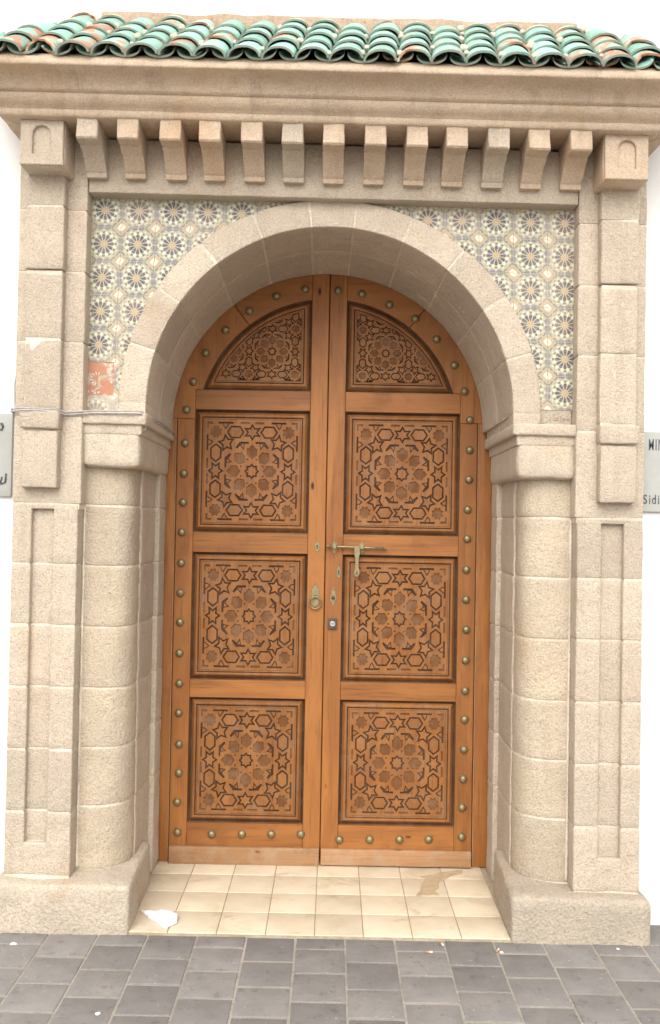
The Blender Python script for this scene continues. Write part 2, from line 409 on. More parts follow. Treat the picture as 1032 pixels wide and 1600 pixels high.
th = MB(); th.box(-.9, .92, -.745, .12, -.03, -.004); thr = th.build('threshold_floor', 'clear_grout'); thr['kind'] = 'structure'
for i in range(9):
    for j in range(5):
        x0 = -1.01 + .2 * i; y0 = -.7415 + .2 * j
        if y0 > .05: continue
        x1, y1 = min(x0 + .2, .93), min(y0 + .2, .058); x0 = max(x0, -.93)
        m = MB(); m.rbox((x0 + .0017, y0 + .0017, -.02), (x1 - .0017, y1 - .0017, random.uniform(-.0006, .0006)), .0022, .2)
        m.build('floor_tile', 'floor_tile', thr, smooth=True)

YW = -.56
outl = [(-6, -.2), (-1.28, -.2), (-1.28, 3.3), (1.30, 3.3), (1.30, -.2), (6, -.2), (6, 7), (-6, 7)]
hw = put('house_wall', plate('house_wall', outl, [], YW, YW + .4)); hw.data.materials.append(M['plaster'])
tag(hw, 'white plastered house wall around the gateway and above its green roof', 'wall')

# ------------------------------------------------------------------ gateway
gate = thing('stone_gateway', (XG, -.6, 0), 'sandy stone gateway with round arch, corbels, tiled spandrels and engaged columns around the door', 'gateway')
def gm(mb, name, mat, parent=gate, rough=.0035, **kw):
    kw.setdefault('smooth', True)
    return mb.build(name, mat, parent, rough=rough, slope=True, **kw)
def fx(s, a, b): return (XG + s * a, XG + s * b) if s > 0 else (XG + s * b, XG + s * a)   # mirrored x range, a < b outward

# plinths
for s in (-1, 1):
    m = MB(); a, b = fx(s, .775, 1.345)
    def pm(x, y, z):
        inx = abs(x - XG) < 1.0
        back = (y + .755) / .5
        return (x + (s * .02 * back if inx and abs(x - XG) < .95 else 0), y, z + (.012 * (-1 + back) if z > .1 else 0) + .01 * noise.noise(Vector((x * 3, y * 3, 1))))
    m.rbox((a, -.757, -.05), (b, -.25, .192), .022, .03, pm)
    gm(m, 'plinth', 'plinth', rough=.0055, freq=7)

# piers with recessed panel, hanging pilaster strip in front
ZC = [.185, .449, .707, .965, 1.222, 1.477, 1.729]
ZU = [1.729, 2.09, 2.405, 2.70, 2.96, 3.268]
J = .0034
for s in (-1, 1):
    core = MB(); a, b = fx(s, 1.045, 1.311); core.box(a, b, -.6872, -.5, .1, .32)
    a, b = fx(s, 1.045, 1.137); core.box(a, b, -.6872, -.5, .32, 1.708)
    a, b = fx(s, 1.239, 1.311); core.box(a, b, -.6872, -.5, .32, 1.708)
    a, b = fx(s, 1.137, 1.239); core.box(a, b, -.6625, -.5, .32, 1.708)
    a, b = fx(s, 1.037, 1.311); core.box(a, b, -.6872, -.5, 1.708, 3.26)
    pier = gm(core, 'pier', 'mortar', rough=0, smooth=False)
    for z0, z1 in zip(ZC, ZC[1:]):
        m = MB(); z0 += J; z1 -= J; lo, hi = max(z0, .322), min(z1, 1.706)
        a, b = fx(s, 1.041, 1.142); m.rbox((a, -.690, z0), (b, -.55, z1), .006, .035)
        a, b = fx(s, 1.234, 1.315); m.rbox((a, -.690, z0), (b, -.55, z1), .006, .035)
        a, b = fx(s, 1.135, 1.241); m.rbox((a, -.665, lo), (b, -.56, hi), .004, .035)
        if lo > z0 + .01: a, b = fx(s, 1.135, 1.241); m.rbox((a, -.6895, z0), (b, -.552, lo), .008, .035)
        if hi < z1 - .01: a, b = fx(s, 1.135, 1.241); m.rbox((a, -.6895, hi), (b, -.552, z1), .004, .035)
        gm(m, 'stone_block', 'stone', pier, rough=.0024)
    for z0, z1 in zip(ZU, ZU[1:]):
        m = MB(); a, b = fx(s, 1.031, 1.315); m.rbox((a, -.690, z0 + J * .6), (b, -.55, z1 - J * .6), .005, .04); gm(m, 'stone_block', 'stone', pier, rough=.0024)
    for z0, z1, yf, o, i in ((2.963, 3.10, -.737, 1.270, 1.112), (2.699, 2.960, -.737, 1.270, 1.112), (2.411, 2.682, -.729, 1.268, 1.115),
                             (2.118, 2.408, -.728, 1.268, 1.115), (2.035, 2.112, -.752, 1.276, 1.112), (1.793, 2.030, -.739, 1.268, 1.118)):
        m = MB(); a, b = fx(s, i, o)
        m.rbox((a, yf, z0), (b, -.68, z1), .010 if z1 - z0 < .1 else .007, .03); gm(m, 'stone_block', 'stone', pier, rough=.0035)
    m = MB(); a, b = fx(s, 1.119, 1.264); m.box(a, b, -.7262, -.68, 2.0, 2.695); m.box(a, b, -.7345, -.68, 2.71, 3.0); gm(m, 'strip_core', 'mortar', pier, rough=0, smooth=False)

# engaged columns, jambs, capitals
ZCOL = [.185, .452, .699, .951, 1.211, 1.470, 1.727, 1.90]
def colmap(s, grow=0.):
    def f(u, r, z):                    # u runs along the rounded front, r outwards
        L1 = .04; q = .27
        R0 = .174 + r
        if u < L1: x, y = 1.047 - u, -.436 - R0
        else:
            t = (u - L1) / q * (math.pi / 2); n = 2 / (2.2 + 2.2 * max(0, min(1, (z - .3) / 1.5)))
            x = 1.007 - R0 * abs(math.sin(t)) ** n; y = -.436 - R0 * max(0, math.cos(t)) ** n
        return (XG + s * x, y, z)
    return f
for s in (-1, 1):
    core = MB(); core.rbox((0, -.13, .15), (.31, -.0032, 1.93), .001, .02, colmap(s))
    a, b = fx(s, .86, 1.1); core.box(a, b, -.45, .05, .0, 2.0)
    colm = gm(core, 'column', 'mortar', rough=0, smooth=False)
    for z0, z1 in zip(ZCOL, ZCOL[1:]):
        m = MB(); m.rbox((0, -.12, z0 + J), (.31, 0, z1 - J), .005, .022, colmap(s)); gm(m, 'column_drum', 'column', colm, rough=.0026)
    m = MB(); a, b = fx(s, 1.030, 1.0385); m.rbox((a, -.6150, .2), (b, -.60, 1.72), .003, .03); gm(m, 'mortar_seam', 'mortar', colm, rough=.004, freq=14)
    jm = MB(); a, b = fx(s, .832, .95); jm.box(a, b, -.44, .04, -.01, 2.0); a, b = fx(s, .8095, .93); jm.box(a, b, -.152, -.009, 0, 1.899)
    jamb = gm(jm, 'jamb', 'mortar', rough=0, smooth=False)
    for z0, z1 in zip([.0] + ZCOL[1:], ZCOL[1:]):
        m = MB(); a, b = fx(s, .828, .93); m.rbox((a, -.44, z0 + J), (b, -.15, z1 - J), .005, .03)
        a, b = fx(s, .806 - .012 * s * -1 * 0, .93); m.rbox((a, -.155, z0 + J), (b, -.006, z1 - J * .7), .006, .03)
        gm(m, 'stone_block', 'stone', jamb)
    m = MB(); a, b = fx(s, .768, 1.043); m.rbox((a, -.682, 2.068), (b, -.006, 2.118), .010, .025)
    a, b = fx(s, .788, 1.042); m.rbox((a, -.6665, 2.026), (b, -.008, 2.075), .008, .025)
    a, b = fx(s, .795, 1.042); m.rbox((a, -.664, 1.890), (b, -.009, 2.050), .024, .025)
    gm(m, 'capital', 'arch', rough=.005, freq=13)

# arch ring
CZ0, CZ1, RI0, RI1 = 2.160, 2.150, .777, .767
RO = .893
ANG = [0, 17.0, 34.0, 51.0, 67.5, 83.4, 96.6, 112.5, 129.0, 146.0, 163.0, 180]
def archmap(a, r, y):
    t = (y + .645) / .64; ri = RI0 + (RI1 - RI0) * t; cz = CZ0 + (CZ1 - CZ0) * t
    rad = ri + r; x, z = XG * (1 - t) + rad * math.cos(a / .8), cz + rad * math.sin(a / .8)
    return (x, y, min(z, 3.05))
def ring(mb, a0, a1, r0, r1, y0, y1, rr, step=.03): mb.rbox((R(a0) * .8, r0, y0), (R(a1) * .8, r1, y1), rr, step, lambda a, r, y: archmap(a, r, y))
core = MB(); ring(core, .1, 179.9, .002, .11, -.6430, -.008, .001)
for s in (-1, 1): a, b = fx(s, .785, .885); core.box(a, b, -.640, -.01, 2.112, 2.17)
archo = gm(core, 'arch', 'mortar', rough=0, smooth=False)
for a0, a1 in zip(ANG, ANG[1:]):
    d = .24
    m = MB(); ring(m, a0 + d, a1 - d, 0, RO - RI0, -.645, -.345, .006)
    if a0 == 0 or a1 == 180:
        s = 1 if a0 == 0 else -1; a, b = fx(s, .778, .892); m.rbox((a, -.6445, 2.112), (b, -.345, 2.166), .004, .03)
    gm(m, 'voussoir', 'arch', archo, rough=.0028)
    m = MB(); ring(m, a0 + d, a1 - d, .0006, RO - RI0, -.341, -.006, .004)
    if a0 == 0 or a1 == 180:
        s = 1 if a0 == 0 else -1; a, b = fx(s, .7785, .90); m.rbox((a, -.3405, 2.112), (b, -.0065, 2.166), .004, .03)
    gm(m, 'soffit_stone', 'arch', archo, rough=.0022)

# wall body behind the spandrels and the lintel over them
body = [(1.1, 2.0), (1.1, 3.30), (-1.1, 3.30), (-1.1, 2.0), (-.88, 2.0)] + arc(0, 2.16, .88, 180, 0, 40)[0:] + [(.88, 2.0)]
me = plate('spandrel_body', [(x + XG, z) for x, z in body], [], -.605, .04); me.materials.append(M['bed'])
for v in me.vertices: v.co = sl(v.co) - gate.location
put('spandrel_body', me, gate)
for s in (-1, 1):
    m = MB(); a, b = fx(s, .836, 1.3); m.box(a, b, -.43, .10, .0, 2.2); gm(m, 'reveal_core', 'bed', rough=0, smooth=False)
m = MB(); m.rbox((XG - 1.0285, -.688, 3.041), (XG + 1.0285, -.56, 3.268), .006, .04); gm(m, 'lintel', 'stone')

# corbels and corner blocks
PROF = [(-.66, 3.094), (-.714, 3.094), (-.716, 3.113), (-.722, 3.117), (-.733, 3.128), (-.750, 3.146), (-.768, 3.162), (-.790, 3.175), (-.806, 3.183), (-.808, 3.189),
        (-.868, 3.189), (-.874, 3.195), (-.870, 3.225), (-.866, 3.25), (-.866, 3.275), (-.66, 3.275)]
for k in range(13):
    x = XG + (k - 6) * .1645 + random.uniform(-.004, .004); w = .0425; m = MB()
    n = len(PROF); xs = [-w, -w + .003] + [-w * .5, 0, w * .5] + [w - .003, w]
    cy, cz = -.74, 3.2
    vs = []
    for i, xx in enumerate(xs):
        kk = .975 if i in (0, len(xs) - 1) else 1
        vs += [(x + xx, cy + (y - cy) * kk, cz + (z - cz) * kk) for y, z in PROF]
    fs = [list(range(n)), list(range((len(xs) - 1) * n, len(xs) * n))]
    for i in range(len(xs) - 1): fs += [(i * n + q, i * n + (q + 1) % n, (i + 1) * n + (q + 1) % n, (i + 1) * n + q) for q in range(n)]
    m.add(vs, fs); gm(m, 'corbel', 'cornice' if k % 5 else 'stone', rough=.003, freq=14, smooth=False)
for s in (-1, 1):
    a, b = fx(s, 1.088, 1.268)
    m = MB(); m.rbox((a, -.826, 3.088), (b, -.66, 3.276), .008, .03); blk = gm(m, 'corner_block', 'cornice' if s > 0 else 'stone', rough=.003)
    c = XG + s * 1.18; w = .036
    hole = [(c - w, 3.135), (c + w, 3.135)] + arc(c, 3.215, w, 0, 180, 10)
    me = plate('niche_face', [(a + .003, 3.091), (b - .003, 3.091), (b - .003, 3.273), (a + .003, 3.273)], [hole], -.840, -.822, .003)
    for v in me.vertices: v.co = sl(v.co) - gate.location
    me.materials.append(M['cornice' if s > 0 else 'stone']); put('niche_face', me, blk)

# cornice: a swept moulding, mitred at both ends
CP = [(-.60, 3.272), (-.868, 3.272), (-.876, 3.276), (-.879, 3.297), (-.874, 3.302), (-.889, 3.309), (-.905, 3.320), (-.915, 3.333), (-.916, 3.344), (-.910, 3.352), (-.926, 3.354),
      (-.930, 3.362), (-.934, 3.375), (-.944, 3.390), (-.958, 3.401), (-.985, 3.406), (-1.010, 3.407), (-1.016, 3.411), (-1.000, 3.440), (-.978, 3.468), (-.60, 3.468)]
XC = [-1.335, -1.0, -.665, -.33, .005, .34, .672, 1.005, 1.335]
cm = MB(); cm.box(XG - 1.28, XG + 1.28, -.86, -.5, 3.278, 3.445); cor = gm(cm, 'cornice', 'mortar', rough=0, smooth=False)
def sweep(mb, f, n, caps=True, CP=CP):
    vs = []; k = len(CP)
    for i in range(n + 1): vs += [f(i / n, y, z) for y, z in CP]
    fs = [list(range(k)), list(range(n * k, (n + 1) * k))]
    if not caps: fs = []
    for i in range(n): fs += [(i * k + q, i * k + (q + 1) % k, (i + 1) * k + (q + 1) % k, (i + 1) * k + q) for q in range(k)]
    mb.add(vs, fs)
for q, (x0, x1) in enumerate(zip(XC, XC[1:])):
    first, last = q == 0, q == len(XC) - 2
    def f(t, y, z):
        e = (-.88 - y) * .7
        a = XG + ((-1.345 - e) if first else x0); b = XG + ((1.345 + e) if last else x1)
        return (a + (b - a) * t, y, z)
    m = MB(); sweep(m, f, 14, False); gm(m, 'cornice_block', 'cornice', cor, rough=.0035, freq=8)
    if not last:
        jw = .0017; m = MB(); sweep(m, lambda t, y, z: (XG + x1 + jw * (2 * t - 1) + .002 * noise.noise(Vector((x1 * 9, z * 30, 0))), y, z), 1, False, [(y - .0012, z) for y, z in CP[2:-1]] + [(-.62, 3.44), (-.62, 3.29)])
        gm(m, 'mortar_joint', 'arch', cor, rough=.0035, freq=8)
for s in (-1, 1):
    m = MB(); sweep(m, lambda t, y, z: (XG + s * (1.3455 + (-.88 - y) * .7), y + (-.50 - y) * t, z), 8); gm(m, 'cornice_block', 'cornice', cor, rough=.003, freq=8)

# ------------------------------------------------------------------ zellige spandrels
TS = .1458
def zellige(kind):
    m = MB(); T = TS; h = T / 2 - .0003
    m.rbox((-h, -.008, -h), (h, 0.004, h), .0006, .2, None, 0)
    lift = [0]
    def pol(pts, mi, e=.0009):
        m.prism([(x * T, z * T) for x, z in pts], -.008 - e, -.006, 0, mi)
    def rotp(pts, a): c, s_ = math.cos(a), math.sin(a); return [(x * c - y * s_, x * s_ + y * c) for x, y in pts]
    if kind == 'bare':
        m = MB(); m.rbox((-h, -.006, -h), (h, .004, h), .002, .02, lambda x, y, z: (x, y + .002 * noise.noise(Vector((x * 40, 3, z * 40))), z), 6)
        for q in range(12):
            if q in (2, 3, 4, 5, 6, 7, 8): pol(rotp([(.10, 0), (.135, -.012), (.20, -.016), (.2, .012), (.15, .012)], q * math.pi / 6 + .2), 5, -.0006)
        for x, z in ((-.36, -.33), (-.25, -.38), (-.12, -.36), (-.38, -.2), (.40, .1), (.42, -.1), (.41, .3), (-.05, -.42), (-.42, .25), (.05, -.40)):
            pol(rotp([(.05, 0), (.012, .012), (0, .05), (-.014, .01), (-.05, -.01), (-.01, -.016), (.01, -.05), (.014, -.01)], x * 9), 5, -.0004) if True else 0
            m.v[-16:] = [(vx + x * T, vy, vz + z * T) for vx, vy, vz in m.v[-16:]]
        return m.mesh('glazed_tile', ['z_base', 'z_dark', 'z_ochre', 'z_green', 'z_blue', 'z_white', 'worn_clay'])
    pol([(.088 * math.cos(q * math.pi / 6), .088 * math.sin(q * math.pi / 6)) for q in range(12)], 2)
    for q in range(12):
        a = q * math.pi / 6 + math.pi / 12 * 0
        pol(rotp([(.106, -.009), (.19, -.036), (.250, -.045), (.280, -.030), (.290, 0), (.280, .030), (.250, .045), (.19, .036), (.106, .009)], a), 1)
        pol(rotp([(.318, -.030), (.352, -.042), (.388, 0), (.352, .042), (.318, .030)], a), 3)
        a2 = a + math.pi / 12
        pol(rotp([(.412, -.022), (.432, -.026), (.432, .026), (.412, .022)], a2), 3, .0011); pol(rotp([(.402, -.034), (.424, -.020), (.424, .020), (.402, .034), (.396, 0)], a), 5, .0004)
        pol(rotp([(.255, 0), (.30, -.028), (.345, -.062), (.350, -.018), (.405, 0), (.350, .018), (.345, .062), (.30, .028)], a2), 5, .0006)
    for q in range(4):
        a = q * math.pi / 2
        for s in (-1, 1):
            pol(rotp([(.430, s * .035), (.455, s * .012), (.488, s * .03), (.488, s * .17), (.455, s * .200), (.430, s * .16)], a), 4)
            pol(rotp([(.385, s * .275), (.425, s * .225), (.465, s * .24), (.43, s * .305), (.385, s * .345), (.35, s * .34)], a), 4)
            pol(rotp([(.46, s * .215), (.485, s * .20), (.485, s * .27), (.46, s * .255)], a), 3)
        c = rotp([(.495, .30), (.43, .325), (.345, .41), (.325, .43), (.30, .495), (.365, .495), (.38, .455), (.455, .38), (.495, .365)], a)
        pol(c, 2); pol(rotp([(.495, .385), (.46, .40), (.40, .46), (.385, .495), (.495, .495)], a), 5)
    return m.mesh('glazed_tile', ['z_base', 'z_dark', 'z_ochre', 'z_green', 'z_blue', 'z_white', 'clay'])
ZME = zellige('full'); ZWORN = ZME.copy()
for i_, k_ in enumerate(('w_base', 'w_dark', 'w_ochre', 'w_green', 'w_blue')): ZWORN.materials[i_] = M[k_]
ZME = ZME; ZBARE = zellige('bare')
for s in (-1, 1):
    op = [(s * (.885 * math.cos(R(90 * i / 20))), 2.16 + .885 * math.sin(R(90 * i / 20))) for i in range(21)]
    op = [(s * 1.028, 2.118), (s * 1.028, 3.04), (s * .02, 3.047)] + op[::-1] + [(s * .885, 2.118)]
    me = plate('tile_spandrel', [(x + XG, z) for x, z in op], [], -.6192, -.6045); me.materials.append(M['bed'])
    for v in me.vertices: v.co = sl(v.co) - gate.location
    me.materials[0] = M['plinth']; sp = put('tile_spandrel', me, gate)
    for row in range(-0, 7):
        for c in range(7):
            if s < 0: x, z = -.961 + .1459 * c - .004 * row, 2.990 - .1445 * row
            else: x, z = 1.001 - .1459 * c + .002 * row, 2.984 - .1453 * row
            dx, dz = abs(x - XG) + TS / 2, z + TS / 2 - CZ0
            if math.hypot(dx, dz) < .889 or dx < TS: continue
            nx_, nz_ = max(0, dx - TS), max(0, dz - TS)
            if s > 0 and row == 6: continue
            me = ZBARE if s < 0 and row == 5 and c == 0 else ZWORN if s < 0 and row == 6 else ZME
            if math.hypot(nx_, nz_) < .80 and me is ZME:
                d = Vector((x - XG, 0, z - CZ0)); d.normalize(); pc = Vector((XG, 0, CZ0)) + d * .82 - Vector((x, 0, z))
                bm = bmesh.new(); bm.from_mesh(ZME); bmesh.ops.bisect_plane(bm, geom=bm.verts[:] + bm.edges[:] + bm.faces[:], plane_co=pc, plane_no=d, clear_inner=True)
                me = ZME.copy(); bm.to_mesh(me); bm.free()
            o = put('glazed_tile', me, sp, sl((x + random.uniform(-.0008, .0008), -.6135 + random.uniform(-.0006, .0006), z)), (0, random.uniform(-.006, .006), 0))
            if me is ZBARE: o['label'] = 'tile worn down to bare red clay'
# red scrawl on the bare plaster patch below the right-hand tiles
m = MB(); zz = 2.141
for i, st in enumerate(([(0, 0), (0, .014), (.008, .012), (.008, .002), (0, 0)], [(.020, .012), (.012, .012), (.012, .001), (.02, .001)], [(.03, .013), (.024, .012), (.03, .006), (.025, 0)],
                        [(.035, 0), (.035, .013), (.042, .011), (.036, .007), (.043, .003), (.035, 0)], [(.048, 0), (.053, .012), (.057, 0), (.05, .005)], [(.062, .012), (.07, .012), (.066, .012), (.066, 0)])):
    m.tube([(.968 + x * 1.1, -.6202, zz + z) for x, z in st], .0013, 4)
o = m.build('painted_scrawl', 'redink', gate, slope=True)

# ------------------------------------------------------------------ doors
fr = thing('door_frame', (0, 0, 0), 'plain varnished wooden door frame set in the arch opening', 'door frame')
for s in (-1, 1):
    m = MB(); a, b = sorted((s * .7475, s * .83)); m.rbox((a, .004, 0), (b, .09, 2.19), .004, .3); m.build('jamb_post', 'wood_z', fr, smooth=True)
    m = MB(); a, b = sorted((s * .7490, s * .7535)); m.rbox((a, .0005, .0), (b, .03, 2.19), .0015, .4); m.build('bead', 'wood_kick', fr, smooth=True)
m = MB(); m.box(-.95, .95, .095, .12, -.02, 3.1); m.build('light_block', 'black', fr)  # unseen black sheet added behind the leaves to block light
ring_out = [(x, z) for x, z in arc(0, 2.15, .86, 0, 180, 40)]; ring_in = [(x, z) for x, z in arc(0, 2.15, .788, 180, 0, 40)]
me = plate('arch_frame', ring_out + ring_in, [], .006, .09); me.materials.append(M['wood_z']); put('arch_frame', me, fr)

def star(n, ro, ri, rot=0., sx=1., sy=1.):
    return [((ro if i % 2 == 0 else ri) * math.cos(rot + i * math.pi / n) * sx, (ro if i % 2 == 0 else ri) * math.sin(rot + i * math.pi / n) * sy) for i in range(2 * n)]
def mv(p, x, y, a=0.): c, s = math.cos(a), math.sin(a); return [((px + x) * c - (py + y) * s, (px + x) * s + (py + y) * c) for px, py in p]
ARW = [(-.350, .462), (-.262, .575), (-.07, .575), (-.07, .538), (-.152, .538), (-.176, .415), (-.244, .500), (-.325, .436)]
ARI = [(-.236, .524), (-.168, .528), (-.186, .450)]
def pattern(border):
    """(kind, hole outline, raised piece outline or None) in panel units, centre star at the origin"""
    L = [('carved_star', star(8, .135, .100, math.pi / 2), 1)]
    for k in range(8):
        a = k * math.pi / 4; f = .965 if k % 2 else 1
        L.append(('cut', mv([(x * f, y) for x, y in [(.235, 0), (.315, -.108), (.445, -.108), (.450, -.062), (.480, -.052), (.522, 0), (.480, .052), (.450, .062), (.445, .108), (.315, .108)]], 0, 0, a), 0))
        L.append(('cut', mv([(.225, 0), (.262, -.028), (.262, .028)], 0, 0, a + math.pi / 8), 0))
    for k in range(4):
        a = k * math.pi / 2
        for mx in (1, -1):
            L.append(('arrow', mv([(x * mx, y) for x, y in ARW], 0, 0, a), mv([(x * mx, y) for x, y in ARI], 0, 0, a)))
            L.append(('carved_hexagon', mv([(-.168, 0), (-.092, -.106), (.092, -.106), (.168, 0), (.092, .106), (-.092, .106)], mx * .352, .762, a), 1) if 1 else 0)
        L.append(('carved_star', mv(star(5, .160, .080, -math.pi / 4), -.545, .545, a), 1))
        L.append(('carved_star', mv(star(6, .166, .092, math.pi / 2, 1.03, .87), 0, .762, a), 1))
        L.append(('cut', mv(star(8, .130, .095, math.pi / 8), .762, .762, a), 0))
        if border:
            for mx in (1, -1):
                L.append(('cut', mv([(mx * .15 + x, .94 + y) for x, y in [(-.1, -.018), (.1, -.018), (.09, .018), (-.09, .018)]], 0, 0, a), 0))
                L.append(('arrow', mv([(mx * .555 + mx * x, .94 + y) for x, y in [(-.16, -.016), (-.07, -.016), (.005, -.128), (.055, -.065), (.06, -.016), (.16, -.016), (.15, .020), (-.15, .020)]], 0, 0, a),
                          mv([(mx * .555 + mx * x, .94 + y) for x, y in [(-.05, -.012), (.005, -.098), (.040, -.055), (.042, -.012)]], 0, 0, a)))
            L.append(('cut', mv([(.955, .955), (.83, .955), (.83, .925), (.915, .925), (.915, .83), (.955, .83)], 0, 0, a), 0))
    return L

def carved(leaf, oln, cx, cz, sx, sz, tiled, zoff):
    """one carved panel of a leaf: a moulded raised border round a field of carved strapwork"""
    prof = [(0, .001), (.001, .020), (.007, .021), (.012, .019), (.024, .004), (.029, .003), (.034, .004), (.0355, .010), (.039, .010), (.0405, .006), (.046, .006), (.048, .012)]
    m = MB(); n = len(oln(0)); vs = []
    for ins, d in prof: vs += [(x, d, z) for x, z in oln(ins)]
    fs = []
    for q in range(len(prof) - 1): fs += [(q * n + i, (q + 1) * n + i, (q + 1) * n + (i + 1) % n, q * n + (i + 1) % n) for i in range(n)]
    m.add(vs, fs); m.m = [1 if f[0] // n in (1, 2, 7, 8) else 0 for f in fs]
    fld = oln(.0465)
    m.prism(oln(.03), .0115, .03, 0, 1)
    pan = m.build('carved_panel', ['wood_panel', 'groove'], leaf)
    G = .0040
    pieces = []
    cells = [(i, j) for i in range(-2, 3) for j in range(-2, 3)] if tiled else [(0, 0)]
    seen = set(); inner = oln(.0525)
    for i, j in cells:
        for kind, p, isl in pattern(not tiled):
            q = [(cx + (x + 1.524 * i) * sx, cz + (z + 1.524 * j) * sz) for x, z in p]
            c0 = (round(sum(a for a, b in q) / len(q), 3), round(sum(b for a, b in q) / len(q), 3))
            if tiled:
                if any(abs(c0[0] - a) + abs(c0[1] - b) < .004 for a, b in seen): continue
                seen.add(c0)
                q = clip(q if area(q) > 0 else q[::-1], inner)
                if len(q) < 3 or abs(area(q)) < 6e-5: continue
            iq = None
            if isl == 1: iq = offset(q, -(.0030 if tiled else G)); q = offset(q, .0022 if tiled else G * .9)
            elif tiled and isl == 0: q = offset(q, .0010)
            elif isl: iq = [(cx + (x + 1.524 * i) * sx, cz + (z + 1.524 * j) * sz) for x, z in isl]
            if isl and isl != 1 and tiled and abs(area(q)) < .8 * abs(area(p) * sx * sz): iq = None
            pieces.append((kind, q, iq))
    def bb(q): return min(a for a, b in q), max(a for a, b in q), min(b for a, b in q), max(b for a, b in q)
    def hit(p, q):
        A, B = bb(p), bb(q)
        if A[1] < B[0] or B[1] < A[0] or A[3] < B[2] or B[3] < A[2]: return False
        cr = lambda o, a, b: (a[0] - o[0]) * (b[1] - o[1]) - (a[1] - o[1]) * (b[0] - o[0])
        for i in range(len(p)):
            a, b = p[i - 1], p[i]
            for j in range(len(q)):
                c, d = q[j - 1], q[j]
                if cr(a, b, c) * cr(a, b, d) <= 0 and cr(c, d, a) * cr(c, d, b) <= 0: return True
        return False
    for it in range(6):                     # keep the cuts clear of one another
        bad = set()
        for i in range(len(pieces)):
            for j in range(i): 
                if hit(offset(pieces[i][1], .0004), offset(pieces[j][1], .0004)): bad |= {i, j}
        for i in bad:
            k_, q_, i_ = pieces[i]; pieces[i] = (k_, offset(q_, -.0007), offset(i_, -.0007) if i_ else None)
        if not bad: break
    drop = set()
    for i in range(len(pieces)):
        for j in range(i):
            if j not in drop and hit(pieces[i][1], pieces[j][1]): drop.add(i)
    pieces = [p for i, p in enumerate(pieces) if i not in drop]
    me = plate('strapwork', oln(.0473), [q for k, q, i in pieces], .0055, .0125, .0006)
    me.materials.append(M['wood_panel'])
    for v in me.vertices: v.co -= leaf.location
    put('strapwork', me, pan)
    rest = MB(); sunk = MB()
    for kind, q, iq in pieces:
        if iq and abs(area(iq)) > 3e-5:
            if kind.startswith('carved'):
                m = MB(); m.prism(iq, .0060, .0125, .0007); m.build(kind, 'wood_panel', pan)
            else: rest.prism(iq, .0062, .0125, .0005)
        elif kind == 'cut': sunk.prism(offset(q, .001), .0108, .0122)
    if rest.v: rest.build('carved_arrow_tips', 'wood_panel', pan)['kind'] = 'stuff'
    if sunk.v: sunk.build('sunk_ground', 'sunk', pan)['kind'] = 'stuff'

STUD = MB(); STUD.lathe([(.0205, 0), (.0205, -.002), (.019, -.0035), (.0185, -.006), (.0165, -.0105), (.0125, -.0145), (.007, -.017), (.002, -.0178)], (0, 0, 0), 'y', 16)
STUD = STUD.mesh('stud', 'brass', smooth=True)
SL_ = [(-.702, 2.228), (-.705, 2.063), (-.708, 1.911), (-.709, 1.768), (-.712, 1.62), (-.712, 1.468), (-.712, 1.32), (-.712, 1.175), (-.712, 1.023), (-.709, .873), (-.709, .728), (-.705, .575),
       (-.702, .434), (-.706, .29), (-.703, .143), (-.533, .137), (-.385, .14), (-.24, .142), (-.096, .145), (-.671, 2.369), (-.613, 2.513), (-.517, 2.629), (-.398, 2.727), (-.266, 2.803), (-.124, 2.84)]
SR_ = [(.041, 2.843), (.159, 2.829), (.296, 2.777), (.427, 2.71), (.534, 2.609), (.625, 2.481), (.677, 2.351), (.705, 2.209), (.707, 2.06), (.706, 1.914), (.702, 1.765), (.701, 1.62), (.7, 1.468),
       (.699, 1.32), (.702, 1.172), (.701, 1.021), (.703, .871), (.702, .73), (.701, .582), (.7, .438), (.696, .298), (.695, .154), (.096, .13), (.244, .133), (.391, .136), (.535, .139)]
def esc(w, h, kind):
    """outline of an ornamental brass plate"""
    if kind == 'key': p = [(0, 1), (.5, .82), (.45, .62), (.85, .5), (.95, .1), (.7, -.1), (.95, -.4), (.6, -.72), (.35, -.8), (0, -1)]
    elif kind == 'plate': p = [(0, 1), (.28, .74), (.2, .62), (.62, .56), (.5, .36), (.78, .22), (.72, .1), (1, -.02), (.78, -.18), (.86, -.3), (.5, -.5), (.42, -.64), (.2, -.74), (0, -1)]
    else: p = [(0, 1), (.35, .78), (.3, .6), (.75, .68), (.7, .36), (1, .3), (.8, 0), (1, -.3), (.7, -.36), (.75, -.68), (.3, -.6), (.35, -.78), (0, -1)]
    q = [(x * w, z * h) for x, z in p]
    return q + [(-x, z) for x, z in q[-2:0:-1]]
def at(p, x, z): return [(a + x, b + z) for a, b in p]

